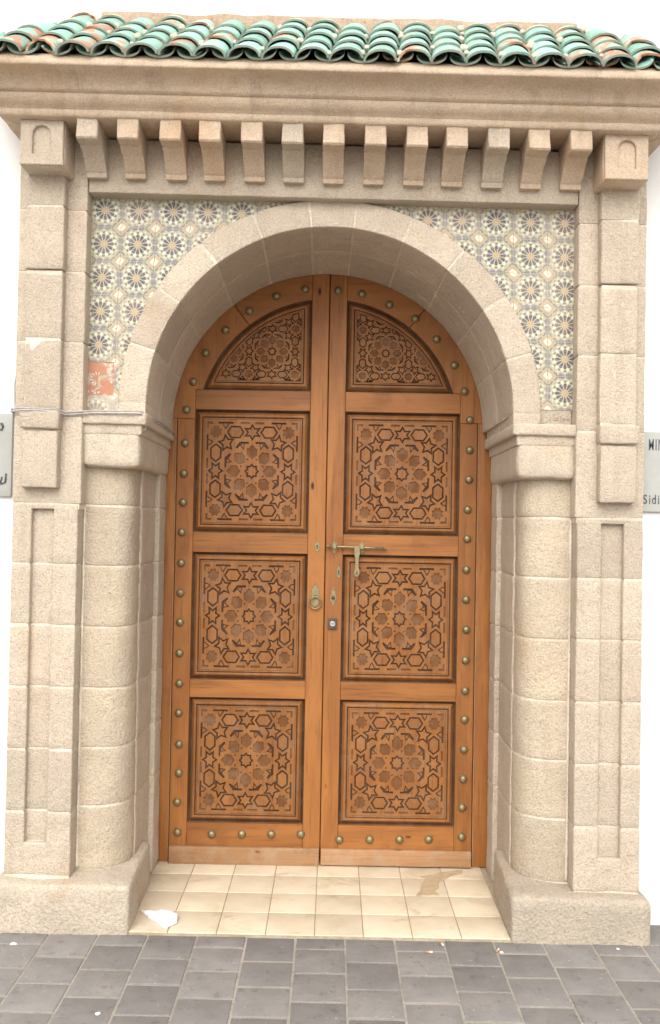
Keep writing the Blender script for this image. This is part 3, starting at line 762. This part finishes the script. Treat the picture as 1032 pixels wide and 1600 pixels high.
for s in (-1, 1):
    zo = .004 if s < 0 else -.0035
    leaf = thing('door_leaf', (s * .745, 0, zo), 'carved wooden door leaf with the brass ring pull' if s < 0 else 'carved wooden door leaf with the sliding brass bolt and square lock', 'door', 'pair of carved door leaves')
    X = lambda a: s * a
    def fp(name, mat, poly, y0=0., y1=.05, ch=.0025):
        m = MB(); m.prism(poly, y0, y1, ch); return m.build(name, mat, leaf)
    def rect(a, b, z0, z1): x0, x1 = sorted((s * a, s * b)); return [(x0, z0), (x1, z0), (x1, z1), (x0, z1)]
    CI, CO = .0875, .6585
    fp('stile', 'wood_z', rect(CO, .7445, .006, 2.1885))
    zi = 2.15 + math.sqrt(.79 ** 2 - .002 ** 2); zj = 2.15 + math.sqrt(.79 ** 2 - CI ** 2)
    fp('stile', 'wood_z', rect(.002, CI - .0006, .006, zi))
    ZB = [(.195, .810), (.899, 1.527), (1.628, 2.236)]
    for z0, z1 in ((.006, .195), (.810, .899), (1.527, 1.628), (2.236, 2.336)): fp('rail', 'wood_x', rect(CI, CO - .0005, z0, z1))
    def arcp(r, a0, a1, n): return [(s * r * math.cos(R(a0 + (a1 - a0) * i / n)), 2.15 + r * math.sin(R(a0 + (a1 - a0) * i / n))) for i in range(n + 1)]
    ri, ro = .648, .79
    th0 = math.degrees(math.asin(.186 / ri)); th1 = math.degrees(math.acos(CI / ri)); to1 = math.degrees(math.acos(CI / ro)); to0 = math.degrees(math.asin(.0395 / ro))
    cut = 52
    fp('arch_rail', 'wood_x', arcp(ri, cut + .1, th1, 12) + arcp(ro, to1, cut + .1, 12))
    xr = ri * math.cos(R(th0))
    fp('arch_rail', 'wood_z', [(s * (CO), 2.3365), (s * xr, 2.3365)] + arcp(ri, th0 + .3, cut - .1, 12) + arcp(ro, cut - .1, to0, 14) + [(s * .7445, 2.1895), (s * CO, 2.1895)])
    for z0, z1 in ZB:
        x0, x1 = sorted((s * CI, s * CO)); o = lambda i, x0=x0, x1=x1, z0=z0, z1=z1: [(x0 + i, z0 + i), (x1 - i, z0 + i), (x1 - i, z1 - i), (x0 + i, z1 - i)]
        carved(leaf, o, (x0 + x1) / 2, (z0 + z1) / 2, (x1 - x0) / 2 - .049, (z1 - z0) / 2 - .049, False, zo)
    def o(i):
        r_, zb, xi = ri - i, 2.336 + i, CI + i
        a0, a1 = math.degrees(math.asin((zb - 2.15) / r_)), math.degrees(math.acos(xi / r_))
        p = [(s * xi, zb)] + arcp(r_, a0, a1, 22)
        return p if s > 0 else p[::-1]
    carved(leaf, o, s * .283, 2.532, .150, .150, True, zo)
    # weather board along the foot
    m = MB(); x0, x1 = sorted((s * .004, s * .742)); m.rbox((x0, -.022, .002 - zo), (x1, .0015, .084), .005, .06); m.build('weather_board', 'wood_kick', leaf, rough=.0015, freq=7, smooth=True)
    for x, z in (SL_ if s < 0 else SR_):
        o = put('stud', STUD, leaf, (x + random.uniform(-.001, .001), -.0005, z + zo)); o.rotation_euler = (0, random.uniform(0, 6), 0)
    # brass furniture
    if s < 0:
        m = MB(); m.prism(at(esc(.0135, .028, 'key'), -.040, 1.565), -.003, .001, .001); kp = m.build('keyhole_plate', 'brass', leaf)
        m = MB(); m.prism(at([(-.003, .004), (.003, .004), (.0022, -.004), (.0035, -.013), (-.0035, -.013), (-.0022, -.004)], -.040, 1.567), -.0045, -.0020, 0); m.lathe([(.0055, 0), (.0055, -.003)], (-.04, -.002, 1.570), 'y', 10); m.build('keyhole', 'dark_metal', kp)
        m = MB(); m.prism(at([(0, .055), (.010, .040), (.008, .034), (.018, .026), (.017, .010), (.020, .0), (.019, -.02), (.022, -.045), (.0, -.068), (-.022, -.045), (-.019, -.02), (-.020, 0), (-.017, .010), (-.018, .026), (-.008, .034), (-.010, .040)], -.045, 1.330), -.003, .001, .001)
        rp = m.build('pull_plate', 'brass', leaf)
        m = MB(); m.lathe([(.010, 0), (.010, -.006), (.006, -.016), (.003, -.020)], (-.045, -.003, 1.318), 'y', 12); m.build('pull_boss', 'brass', rp)
        m = MB(); m.tube([(-.045 + .030 * math.cos(t * math.pi / 12), -.016 - .004 * math.sin(t * math.pi / 12), 1.288 + .030 * math.sin(t * math.pi / 12)) for t in range(24)], .0042, 8, 0, True); m.build('pull_ring', 'brass', rp, smooth=True)
        m = MB()
        for z in (1.374, 1.272): m.lathe([(.0028, 0), (.0028, -.001)], (-.045, -.0028, z), 'y', 8)
        m.build('screw_heads', 'dark_metal', rp)
    else:
        m = MB(); m.tube([(.012, -.020, 1.5675), (.10, -.020, 1.566), (.20, -.020, 1.564), (.296, -.020, 1.562)], .0058, 10); m.lathe([(.002, -.010), (.0065, -.006), (.0075, 0), (.005, .004)], (.298, -.020, 1.562), 'x', 10)
        m.lathe([(.004, -.006), (.0075, -.003), (.0075, .003), (.005, .006)], (.012, -.020, 1.5675), 'x', 10)
        bolt = m.build('sliding_bolt', 'brass', leaf, smooth=True)
        for x, z in ((.045, 1.563), (.181, 1.563)):
            m = MB(); m.prism(at(esc(.017, .032, 'staple'), x, z), -.003, .001, .001)
            m.rbox((x - .010, -.029, z - .008), (x + .010, -.002, z + .014), .004, .05); m.build('bolt_staple', 'brass', bolt)
        m = MB(); hp = [(.012, .006), (.014, -.012), (.015, -.030), (.011, -.045), (.0085, -.058), (.008, -.085), (.009, -.100), (.0125, -.112), (.013, -.130), (.010, -.140), (0, -.146)]
        hp = [(-x, z) for x, z in hp[:-1]][::-1] + [] if False else hp + [(-x, z) for x, z in hp[-2::-1]]
        m.prism(at(hp, .157, 1.566), -.031, -.026, .001); hs_ = m.build('hasp', 'brass', bolt)
        m = MB(); m.prism(at([(.003, .010), (-.003, .010), (-.0038, 0), (-.003, -.008), (.003, -.008), (.0038, 0)], .157, 1.437), -.0318, -.0305); m.build('hasp_slot', 'dark_metal', hs_)
        m = MB(); m.prism(at(esc(.012, .031, 'key'), .068, 1.440), -.003, .001, .001); kp = m.build('keyhole_plate', 'brass', leaf)
        m = MB(); m.prism(at([(-.003, .004), (.003, .004), (.0022, -.004), (.0035, -.013), (-.0035, -.013), (-.0022, -.004)], .068, 1.441), -.0045, -.0020); m.lathe([(.0055, 0), (.0055, -.003)], (.068, -.002, 1.444), 'y', 10); m.build('keyhole', 'dark_metal', kp)
        m = MB(); m.prism(at(esc(.0185, .052, 'plate'), .043, 1.318), -.003, .001, .001); pp = m.build('handle_plate', 'brass', leaf)
        m = MB(); m.lathe([(.009, 0), (.009, -.004), (.0065, -.009), (.0065, -.016), (.003, -.018)], (.043, -.003, 1.314), 'y', 12); m.build('spindle', 'dark_metal', pp)
        m = MB(); m.rbox((.021, -.012, 1.160), (.064, .001, 1.211), .002, .1); lk = m.build('rim_lock', 'dark_metal', leaf)
        m = MB(); m.lathe([(.0145, 0), (.0145, -.003), (.0125, -.005), (.011, -.0052)], (.0425, -.0118, 1.186), 'y', 18); lc = m.build('lock_cylinder', 'steel', lk)
        m = MB(); m.box(.0345, .0505, -.0176, -.0168, 1.1845, 1.1875); m.build('key_slot', 'black', lk)

# ------------------------------------------------------------------ tiled roof over the cornice
roof = thing('tiled_roof', (XG, -.8, 3.45), 'small hipped canopy roof of chipped green glazed tiles above the cornice', 'roof')
RY0, RZ0, TAN = -.990, 3.449, .84
SLP = math.atan(TAN); SLP2 = math.atan(TAN / .82); PIT = .1310
def roof_tile(kind, broken=0, seed=0, pale=False, gl=None):
    rnd = random.Random(seed); m = MB(); L = .185; n = 10; K = 6; th = .008
    brk = [0.] * (n + 1)
    if broken:
        c = rnd.randint(2, n - 2)
        for i in range(n + 1): brk[i] = max(0, .075 * broken - .012 * abs(i - c)) * rnd.uniform(.6, 1.1)
    vs = []
    for layer in (0, 1):
        for k in range(K + 1):
            t = k / K
            for i in range(n + 1):
                a = math.pi * i / n; v = L * t + brk[i] * (1 - t)
                w = (.0665 - .009 * v / L) - layer * th; h = (.043 - .004 * v / L) - layer * th
                lift = .013 * (1 - v / L) + .0015 * noise.noise(Vector((a * 1.7, v * 20, seed)))
                if kind == 'cover': x, z = -w * math.cos(a), .004 + h * math.sin(a) + lift
                else:
                    w = .060 - .005 * v / L - layer * .002
                    x, z = -w * math.cos(a), .028 - .028 * math.sin(a) * (1 - .05 * v / L) + lift - (0 if layer == 0 else th)
                vs.append((x, v, z))
    S = (K + 1) * (n + 1); fs = []; ms = []
    idx = lambda l, k, i: l * S + k * (n + 1) + i
    for l in (0, 1):
        for k in range(K):
            for i in range(n): m_ = 0 if (l == 0) else 1; fs.append((idx(l, k, i), idx(l, k, i + 1), idx(l, k + 1, i + 1), idx(l, k + 1, i))); ms.append(m_)
    for i in range(n):
        fs.append((idx(0, 0, i), idx(0, 0, i + 1), idx(1, 0, i + 1), idx(1, 0, i))); ms.append(2 if brk[i] > .01 else 1)
        fs.append((idx(0, K, i), idx(1, K, i), idx(1, K, i + 1), idx(0, K, i + 1))); ms.append(1)
    for k in range(K):
        for i in (0, n): fs.append((idx(0, k, i), idx(0, k + 1, i), idx(1, k + 1, i), idx(1, k, i))); ms.append(1)
    m.v = vs; m.f = [list(f) for f in fs]; m.m = ms
    return m.mesh(kind + '_tile', [gl or ('glaze_pale' if pale else 'glaze'), 'rim', 'clay'], smooth=False)
COV = [roof_tile('cover', 0, i) for i in range(4)]; COVW = [roof_tile('cover', 0, 30 + i, gl='glaze_worn') for i in range(3)]; COVB = [roof_tile('cover', b, 20 + i, gl='glaze_worn') for i, b in enumerate((.7, 1, .5))]; COVP = [roof_tile('cover', 0, 40 + i, True) for i in range(2)] + [roof_tile('cover', 1, 44, True)]
PAN = [roof_tile('pan', 0, 60 + i) for i in range(3)]; PANB = [roof_tile('pan', b, 70 + i) for i, b in enumerate((.5, .9))]
for me in COV + COVW + COVB + COVP + PAN + PANB:
    for f in me.polygons: f.use_smooth = f.material_index == 0
def on_slope(me, name, u, v, n, face, jit=1.):
    """u along the eaves, v up the slope, n off it; face: 0 front, -1 left, 1 right"""
    yaw = .10 if face == 0 else 0
    d = Vector((math.sin(yaw) * math.cos(SLP), math.cos(yaw) * math.cos(SLP), math.sin(SLP)))
    nn = Vector((0, -math.sin(SLP), math.cos(SLP)))
    if face == 0: p = Vector((u, RY0, RZ0)) + d * v + nn * n; rz = -yaw * .7
    else:
        p = Vector((XG + face * 1.43, u, RZ0)) + Vector((-face * math.cos(SLP2), 0, math.sin(SLP2))) * v + Vector((face * math.sin(SLP2), 0, math.cos(SLP2))) * n; rz = R(90) * face
    rx = Matrix.Rotation(rz + random.uniform(-.04, .04) * jit, 4, 'Z') @ Matrix.Rotation((SLP2 if face else SLP) + random.uniform(-.02, .02) * jit, 4, 'X') @ Matrix.Rotation(random.uniform(-.05, .05) * jit, 4, 'Y')
    p = sl(p)
    o = put(name, me, roof, p, rx.to_euler()); sc = random.uniform(.97, 1.03); o.scale = (sc, 1, sc)
    return o
HW = 1.43          # half width at the eaves
EXP = .128
for k in range(-12, 13):
    for row in range(5):
        v = row * EXP + random.uniform(-.006, .006); yy = v * math.cos(SLP)
        u = -.010 + k * PIT                                   # pan in the middle of the photo's valley
        xx = u + .1 * yy
        if abs(xx - XG) < HW - .82 * yy + .02:
            bad = row == 0 and k in (-8, 2, 8)
            on_slope(random.choice(PANB) if bad else random.choice(PAN), 'pan_tile', u, v - (.006 if row else 0), 0, 0)
        u += PIT / 2; xx = u + .1 * yy
        if abs(xx - XG) < HW - .82 * yy and not (row == 4 and k % 7 == 3):
            bad = (row == 0 and k in (-9, 2, 9)) or random.random() < .035
            me = random.choice(COVB) if bad else random.choice(COVP if row == 4 else COVW if random.random() < .12 else COV)
            on_slope(me, 'cover_tile', u, v - .018 if row == 0 else v, .002, 0)
for s in (-1, 1):
    for k in range(4):
        for row in range(4):
            v = row * EXP; u = RY0 + .06 + k * PIT
            if (v + .15) * math.cos(SLP2) < .82 * (u - RY0): on_slope(random.choice(PAN), 'pan_tile', u, v, 0, s)
            u += PIT / 2
            if u < YW - .03 and (v + .17) * math.cos(SLP2) < .82 * (u - RY0): on_slope(random.choice(COV), 'cover_tile', u, v, .012, s)
# bedding under the tiles and the cream mortar fillet against the wall
m = MB(); e = .03
b = [(XG - HW + e, RY0 + e, RZ0 - .008), (XG + HW - e, RY0 + e, RZ0 - .008), (XG + HW - e - .36, YW - .002, RZ0 + .375), (XG - HW + e + .36, YW - .002, RZ0 + .375), (XG - HW + e, YW - .002, RZ0 - .008), (XG + HW - e, YW - .002, RZ0 - .008)]
m.add(b, [(0, 1, 2, 3), (0, 3, 4), (1, 5, 2), (0, 4, 5, 1), (2, 5, 4, 3)]); m.build('tile_bedding', 'bed', roof, slope=True)
m = MB()
def fm(x, y, z):
    t = (z - 3.80) / .08
    return (x + (.0 if abs(x - XG) < .95 else (XG + math.copysign(.03, x) * 0)), y - .022 * (1 - max(0, t)) + .008 * noise.noise(Vector((x * 9, y * 9, z * 9))), z + .012 * noise.noise(Vector((x * 4, 2, 0))))
m.rbox((XG - 1.03, -.595, 3.77), (XG + 1.03, YW + .01, 3.866), .012, .03, fm); m.build('mortar_fillet', 'fillet', roof, slope=True, rough=.004, smooth=True)
mm = MB()
for k in range(-8, 9):
    for row in range(5):                                     # lime squeezed out along the valleys
        if random.random() < .55:
            v = row * EXP + random.uniform(0, .1); u = -.010 + k * PIT + random.uniform(-.012, .012)
            p = Vector((u, RY0, RZ0)) + Vector((.1 * math.cos(SLP), math.cos(SLP), math.sin(SLP))) * v + Vector((0, -math.sin(SLP), math.cos(SLP))) * .030
            r = random.uniform(.008, .016); mm.rbox((p.x - r, p.y - r * 1.6, p.z - r * .8), (p.x + r, p.y + r * 1.6, p.z + r), r * .6, r)
lm = mm.build('lime_lumps', 'mortar', roof, rough=.005, freq=40, smooth=True, slope=True); lm['kind'] = 'stuff'

# ------------------------------------------------------------------ plaques, cables, litter
def text(s, size, name):
    cu = bpy.data.curves.new(name, 'FONT'); cu.body = s; cu.size = size; cu.extrude = .0006; cu.resolution_u = 3; cu.offset = size * .014
    o = bpy.data.objects.new(name, cu); COL.objects.link(o); dg = bpy.context.evaluated_depsgraph_get()
    me = bpy.data.meshes.new_from_object(o.evaluated_get(dg), depsgraph=dg); bpy.data.objects.remove(o); bpy.data.curves.remove(cu)
    for v in me.vertices: x, y, z = v.co; v.co = (x, -z, y)
    me.materials.clear(); me.materials.append(M['ink']); return me
for s in (-1, 1):
    x0, x1, z0, z1 = (-1.76, -1.352, 1.768, 2.128) if s < 0 else (1.352, 1.78, 1.752, 2.097)
    m = MB(); m.rbox((x0, -.578, z0), (x1, -.555, z1), .004, .1)
    pl = m.build('wall_plaque', 'marble', smooth=True)
    tag(pl, 'grey marble plaque with Arabic lettering on the wall' if s < 0 else 'grey marble plaque lettered MIN and Sidi on the wall', 'plaque')
    if s > 0:
        for tx, x, z, size, sx, adv in (('MIN', 1.384, 2.018, .068, .48, (.029, .012, .03)), ('Sidi', 1.363, 1.787, .056, .74, (.025, .012, .026, .012))):
            for ch, ad in zip(tx, adv):
                o = put('letter', text(ch, size, 'letter'), pl, (x, -.5788, z)); o.scale = (sx, 1, 1); x += ad
    else:
        def stroke(pts, w): m = MB(); m.tube([(x, -.579, z) for x, z in pts], w, 5); m.build('letter', 'ink', pl)
        stroke([(-1.374, 1.868), (-1.377, 1.830), (-1.392, 1.822), (-1.397, 1.838), (-1.400, 1.822), (-1.416, 1.820), (-1.422, 1.838), (-1.425, 1.815), (-1.45, 1.808), (-1.462, 1.83)], .0045)
        stroke([(-1.392, 1.853), (-1.395, 1.836)], .004); stroke([(-1.415, 1.852), (-1.418, 1.836)], .004)
        stroke([(-1.40, 2.085), (-1.392, 2.070), (-1.398, 2.056), (-1.415, 2.060), (-1.41, 2.078)], .006); stroke([(-1.41, 2.06), (-1.44, 2.045), (-1.47, 2.05)], .006)
        stroke([(-1.5, 2.09), (-1.5, 2.05), (-1.55, 2.05)], .006); stroke([(-1.5, 1.86), (-1.5, 1.82), (-1.56, 1.82)], .005)

cb = MB()
for dz, dy, ph in ((0, 0, 0), (-.010, -.002, 1.3)):
    pts = [(-1.345, -.572, 2.118), (-1.322, -.66, 2.124), (-1.316, -.697, 2.123), (-1.275, -.735, 2.121), (-1.262, -.748, 2.122), (-1.19, -.749, 2.120 + .003 * math.sin(ph)), (-1.106, -.746, 2.119), (-1.09, -.701, 2.112),
           (-1.05, -.699, 2.115), (-.98, -.688, 2.123), (-.90, -.688, 2.124), (-.80, -.689, 2.125), (-.772, -.684, 2.122), (-.762, -.66, 2.112), (-.755, -.50, 2.112), (-.752, -.30, 2.114), (-.753, -.15, 2.108), (-.757, -.03, 2.10)]
    cb.tube([(x, y + dy * 1.2, z + dz + .009 * (.5 - x) * 0 + .008) for x, y, z in pts], .0034, 6)
c1 = cb.build('cable', 'cable', smooth=True); tag(c1, 'pair of thin grey cables running level across the pier and capital', 'cable')
cb = MB()
cb.tube([(-1.318, -.575, 3.08), (-1.330, -.574, 2.95), (-1.326, -.574, 2.75), (-1.334, -.574, 2.55), (-1.330, -.574, 2.40), (-1.342, -.574, 2.28), (-1.338, -.574, 2.2), (-1.345, -.574, 2.12)], .0035, 6)
cb.tube([(-1.338, -.571, 2.62), (-1.343, -.571, 2.46), (-1.340, -.571, 2.34), (-1.350, -.571, 2.25), (-1.344, -.571, 2.12)], .003, 6)
c2 = cb.build('cable', 'cable', smooth=True); tag(c2, 'thin grey cable dropping down the white wall beside the pier', 'cable')

# crumpled paper on the threshold
P = [(-.760, -.548, .003), (-.700, -.590, .030), (-.668, -.560, .012), (-.640, -.602, .050), (-.612, -.580, .020), (-.592, -.618, .034), (-.586, -.668, .008), (-.628, -.660, .046),
     (-.620, -.716, .003), (-.668, -.672, .028), (-.706, -.628, .006), (-.672, -.628, .052), (-.735, -.585, .004), (-.648, -.632, .028), (-.604, -.640, .052)]
F = [(0, 1, 12), (0, 2, 1), (1, 2, 3), (2, 4, 3), (3, 4, 5), (3, 5, 14), (5, 6, 14), (14, 6, 7), (7, 6, 8), (7, 8, 9), (9, 8, 10), (9, 10, 11), (10, 12, 1), (10, 1, 11), (1, 3, 11), (11, 3, 13), (3, 14, 13), (13, 14, 7), (13, 7, 9), (11, 13, 9)]
P = [(x, y, z * .62) for x, y, z in P]
m = MB(); m.add(P, F); m.add([(x, y, z - .0012) for x, y, z in P], F)
pp = m.build('paper_scrap', 'paper'); bm = bmesh.new(); bm.from_mesh(pp.data)
bmesh.ops.subdivide_edges(bm, edges=bm.edges[:], cuts=2, use_grid_fill=True)
for v in bm.verts: v.co.z = max(.001, v.co.z + .006 * noise.noise(v.co * 60)); v.co.x += .004 * noise.noise(v.co * 45)
bm.to_mesh(pp.data); bm.free()
tag(pp, 'crumpled scrap of white paper lying on the cream threshold tiles', 'litter')
# dried smear running from the door sill across the tiles
out = [(.480, -.118), (.505, -.15), (.483, -.20), (.468, -.28), (.440, -.345), (.49, -.338), (.553, -.329), (.532, -.29), (.555, -.255), (.566, -.19), (.616, -.132), (.688, -.073), (.700, -.03), (.64, -.045), (.588, -.062), (.55, -.10)]
m = MB(); n = len(out)
def jag(p):
    q = []
    for i in range(len(p)):
        a, b = Vector(p[i]), Vector(p[(i + 1) % len(p)])
        for t in (0, .33, .66): c = a.lerp(b, t); q.append((c.x + .006 * noise.noise(Vector((c.x * 60, c.y * 60, 0))), c.y + .006 * noise.noise(Vector((c.x * 60, c.y * 60, 5)))))
    return q
o2 = jag(out); n = len(o2); ins = offset(o2, -.004) if area(o2) > 0 else offset(o2, -.004)
m.add([(x, y, .0008) for x, y in o2] + [(x, y, .0026) for x, y in ins], [list(range(n, 2 * n))] + [(i, (i + 1) % n, n + (i + 1) % n, n + i) for i in range(n)])
sm = m.build('cement_smear', 'smear'); tag(sm, 'dried brown cement smear on the threshold tiles below the bolted leaf', 'stain')
def butt(x, y, a, label, full=True):
    d = Vector((math.cos(a), math.sin(a), 0)); p = Vector((x, y, -.0045)); m = MB()
    m.tube([p, p + d * .014], .0038, 8, 0); m.tube([p + d * .0141, p + d * .026], .0037, 8, 1)
    tag(m.build('cigarette_butt', ['filter', 'paper'], smooth=True), label, 'litter', 'cigarette butts on the paving')
butt(.432, -.856, .1, 'orange cigarette butt lying level in the middle of a paving slab')
butt(.500, -.772, -1.3, 'short cigarette butt close to the threshold edge')
butt(.712, -.842, 1.0, 'cigarette butt beside a white fleck on a paving joint')
def fleck(x, y, r, label, seed):
    rnd = random.Random(seed); m = MB(); n = 11; pts = [(x + r * rnd.uniform(.45, 1.1) * math.cos(6.283 * i / n) * 1.4, y + r * rnd.uniform(.45, 1.1) * math.sin(6.283 * i / n)) for i in range(n)]
    m.add([(a, b, -.0115) for a, b in pts] + [(x + (a - x) * .8, y + (b - y) * .8, -.0065) for a, b in pts], [list(range(n, 2 * n))] + [(i, (i + 1) % n, n + (i + 1) % n, n + i) for i in range(n)])
    tag(m.build('paint_fleck', 'paper'), label, 'litter', 'white flecks on the paving')
fleck(-.735, -1.325, .008, 'white fleck on a slab at the front edge of the paving', 1)
fleck(-1.20, -.845, .011, 'white smear of paint on the slab before the left plinth', 2)
fleck(.735, -.835, .006, 'small white fleck next to a cigarette butt', 3)
fleck(1.21, -.79, .007, 'faint white fleck on the slab before the right plinth', 4)
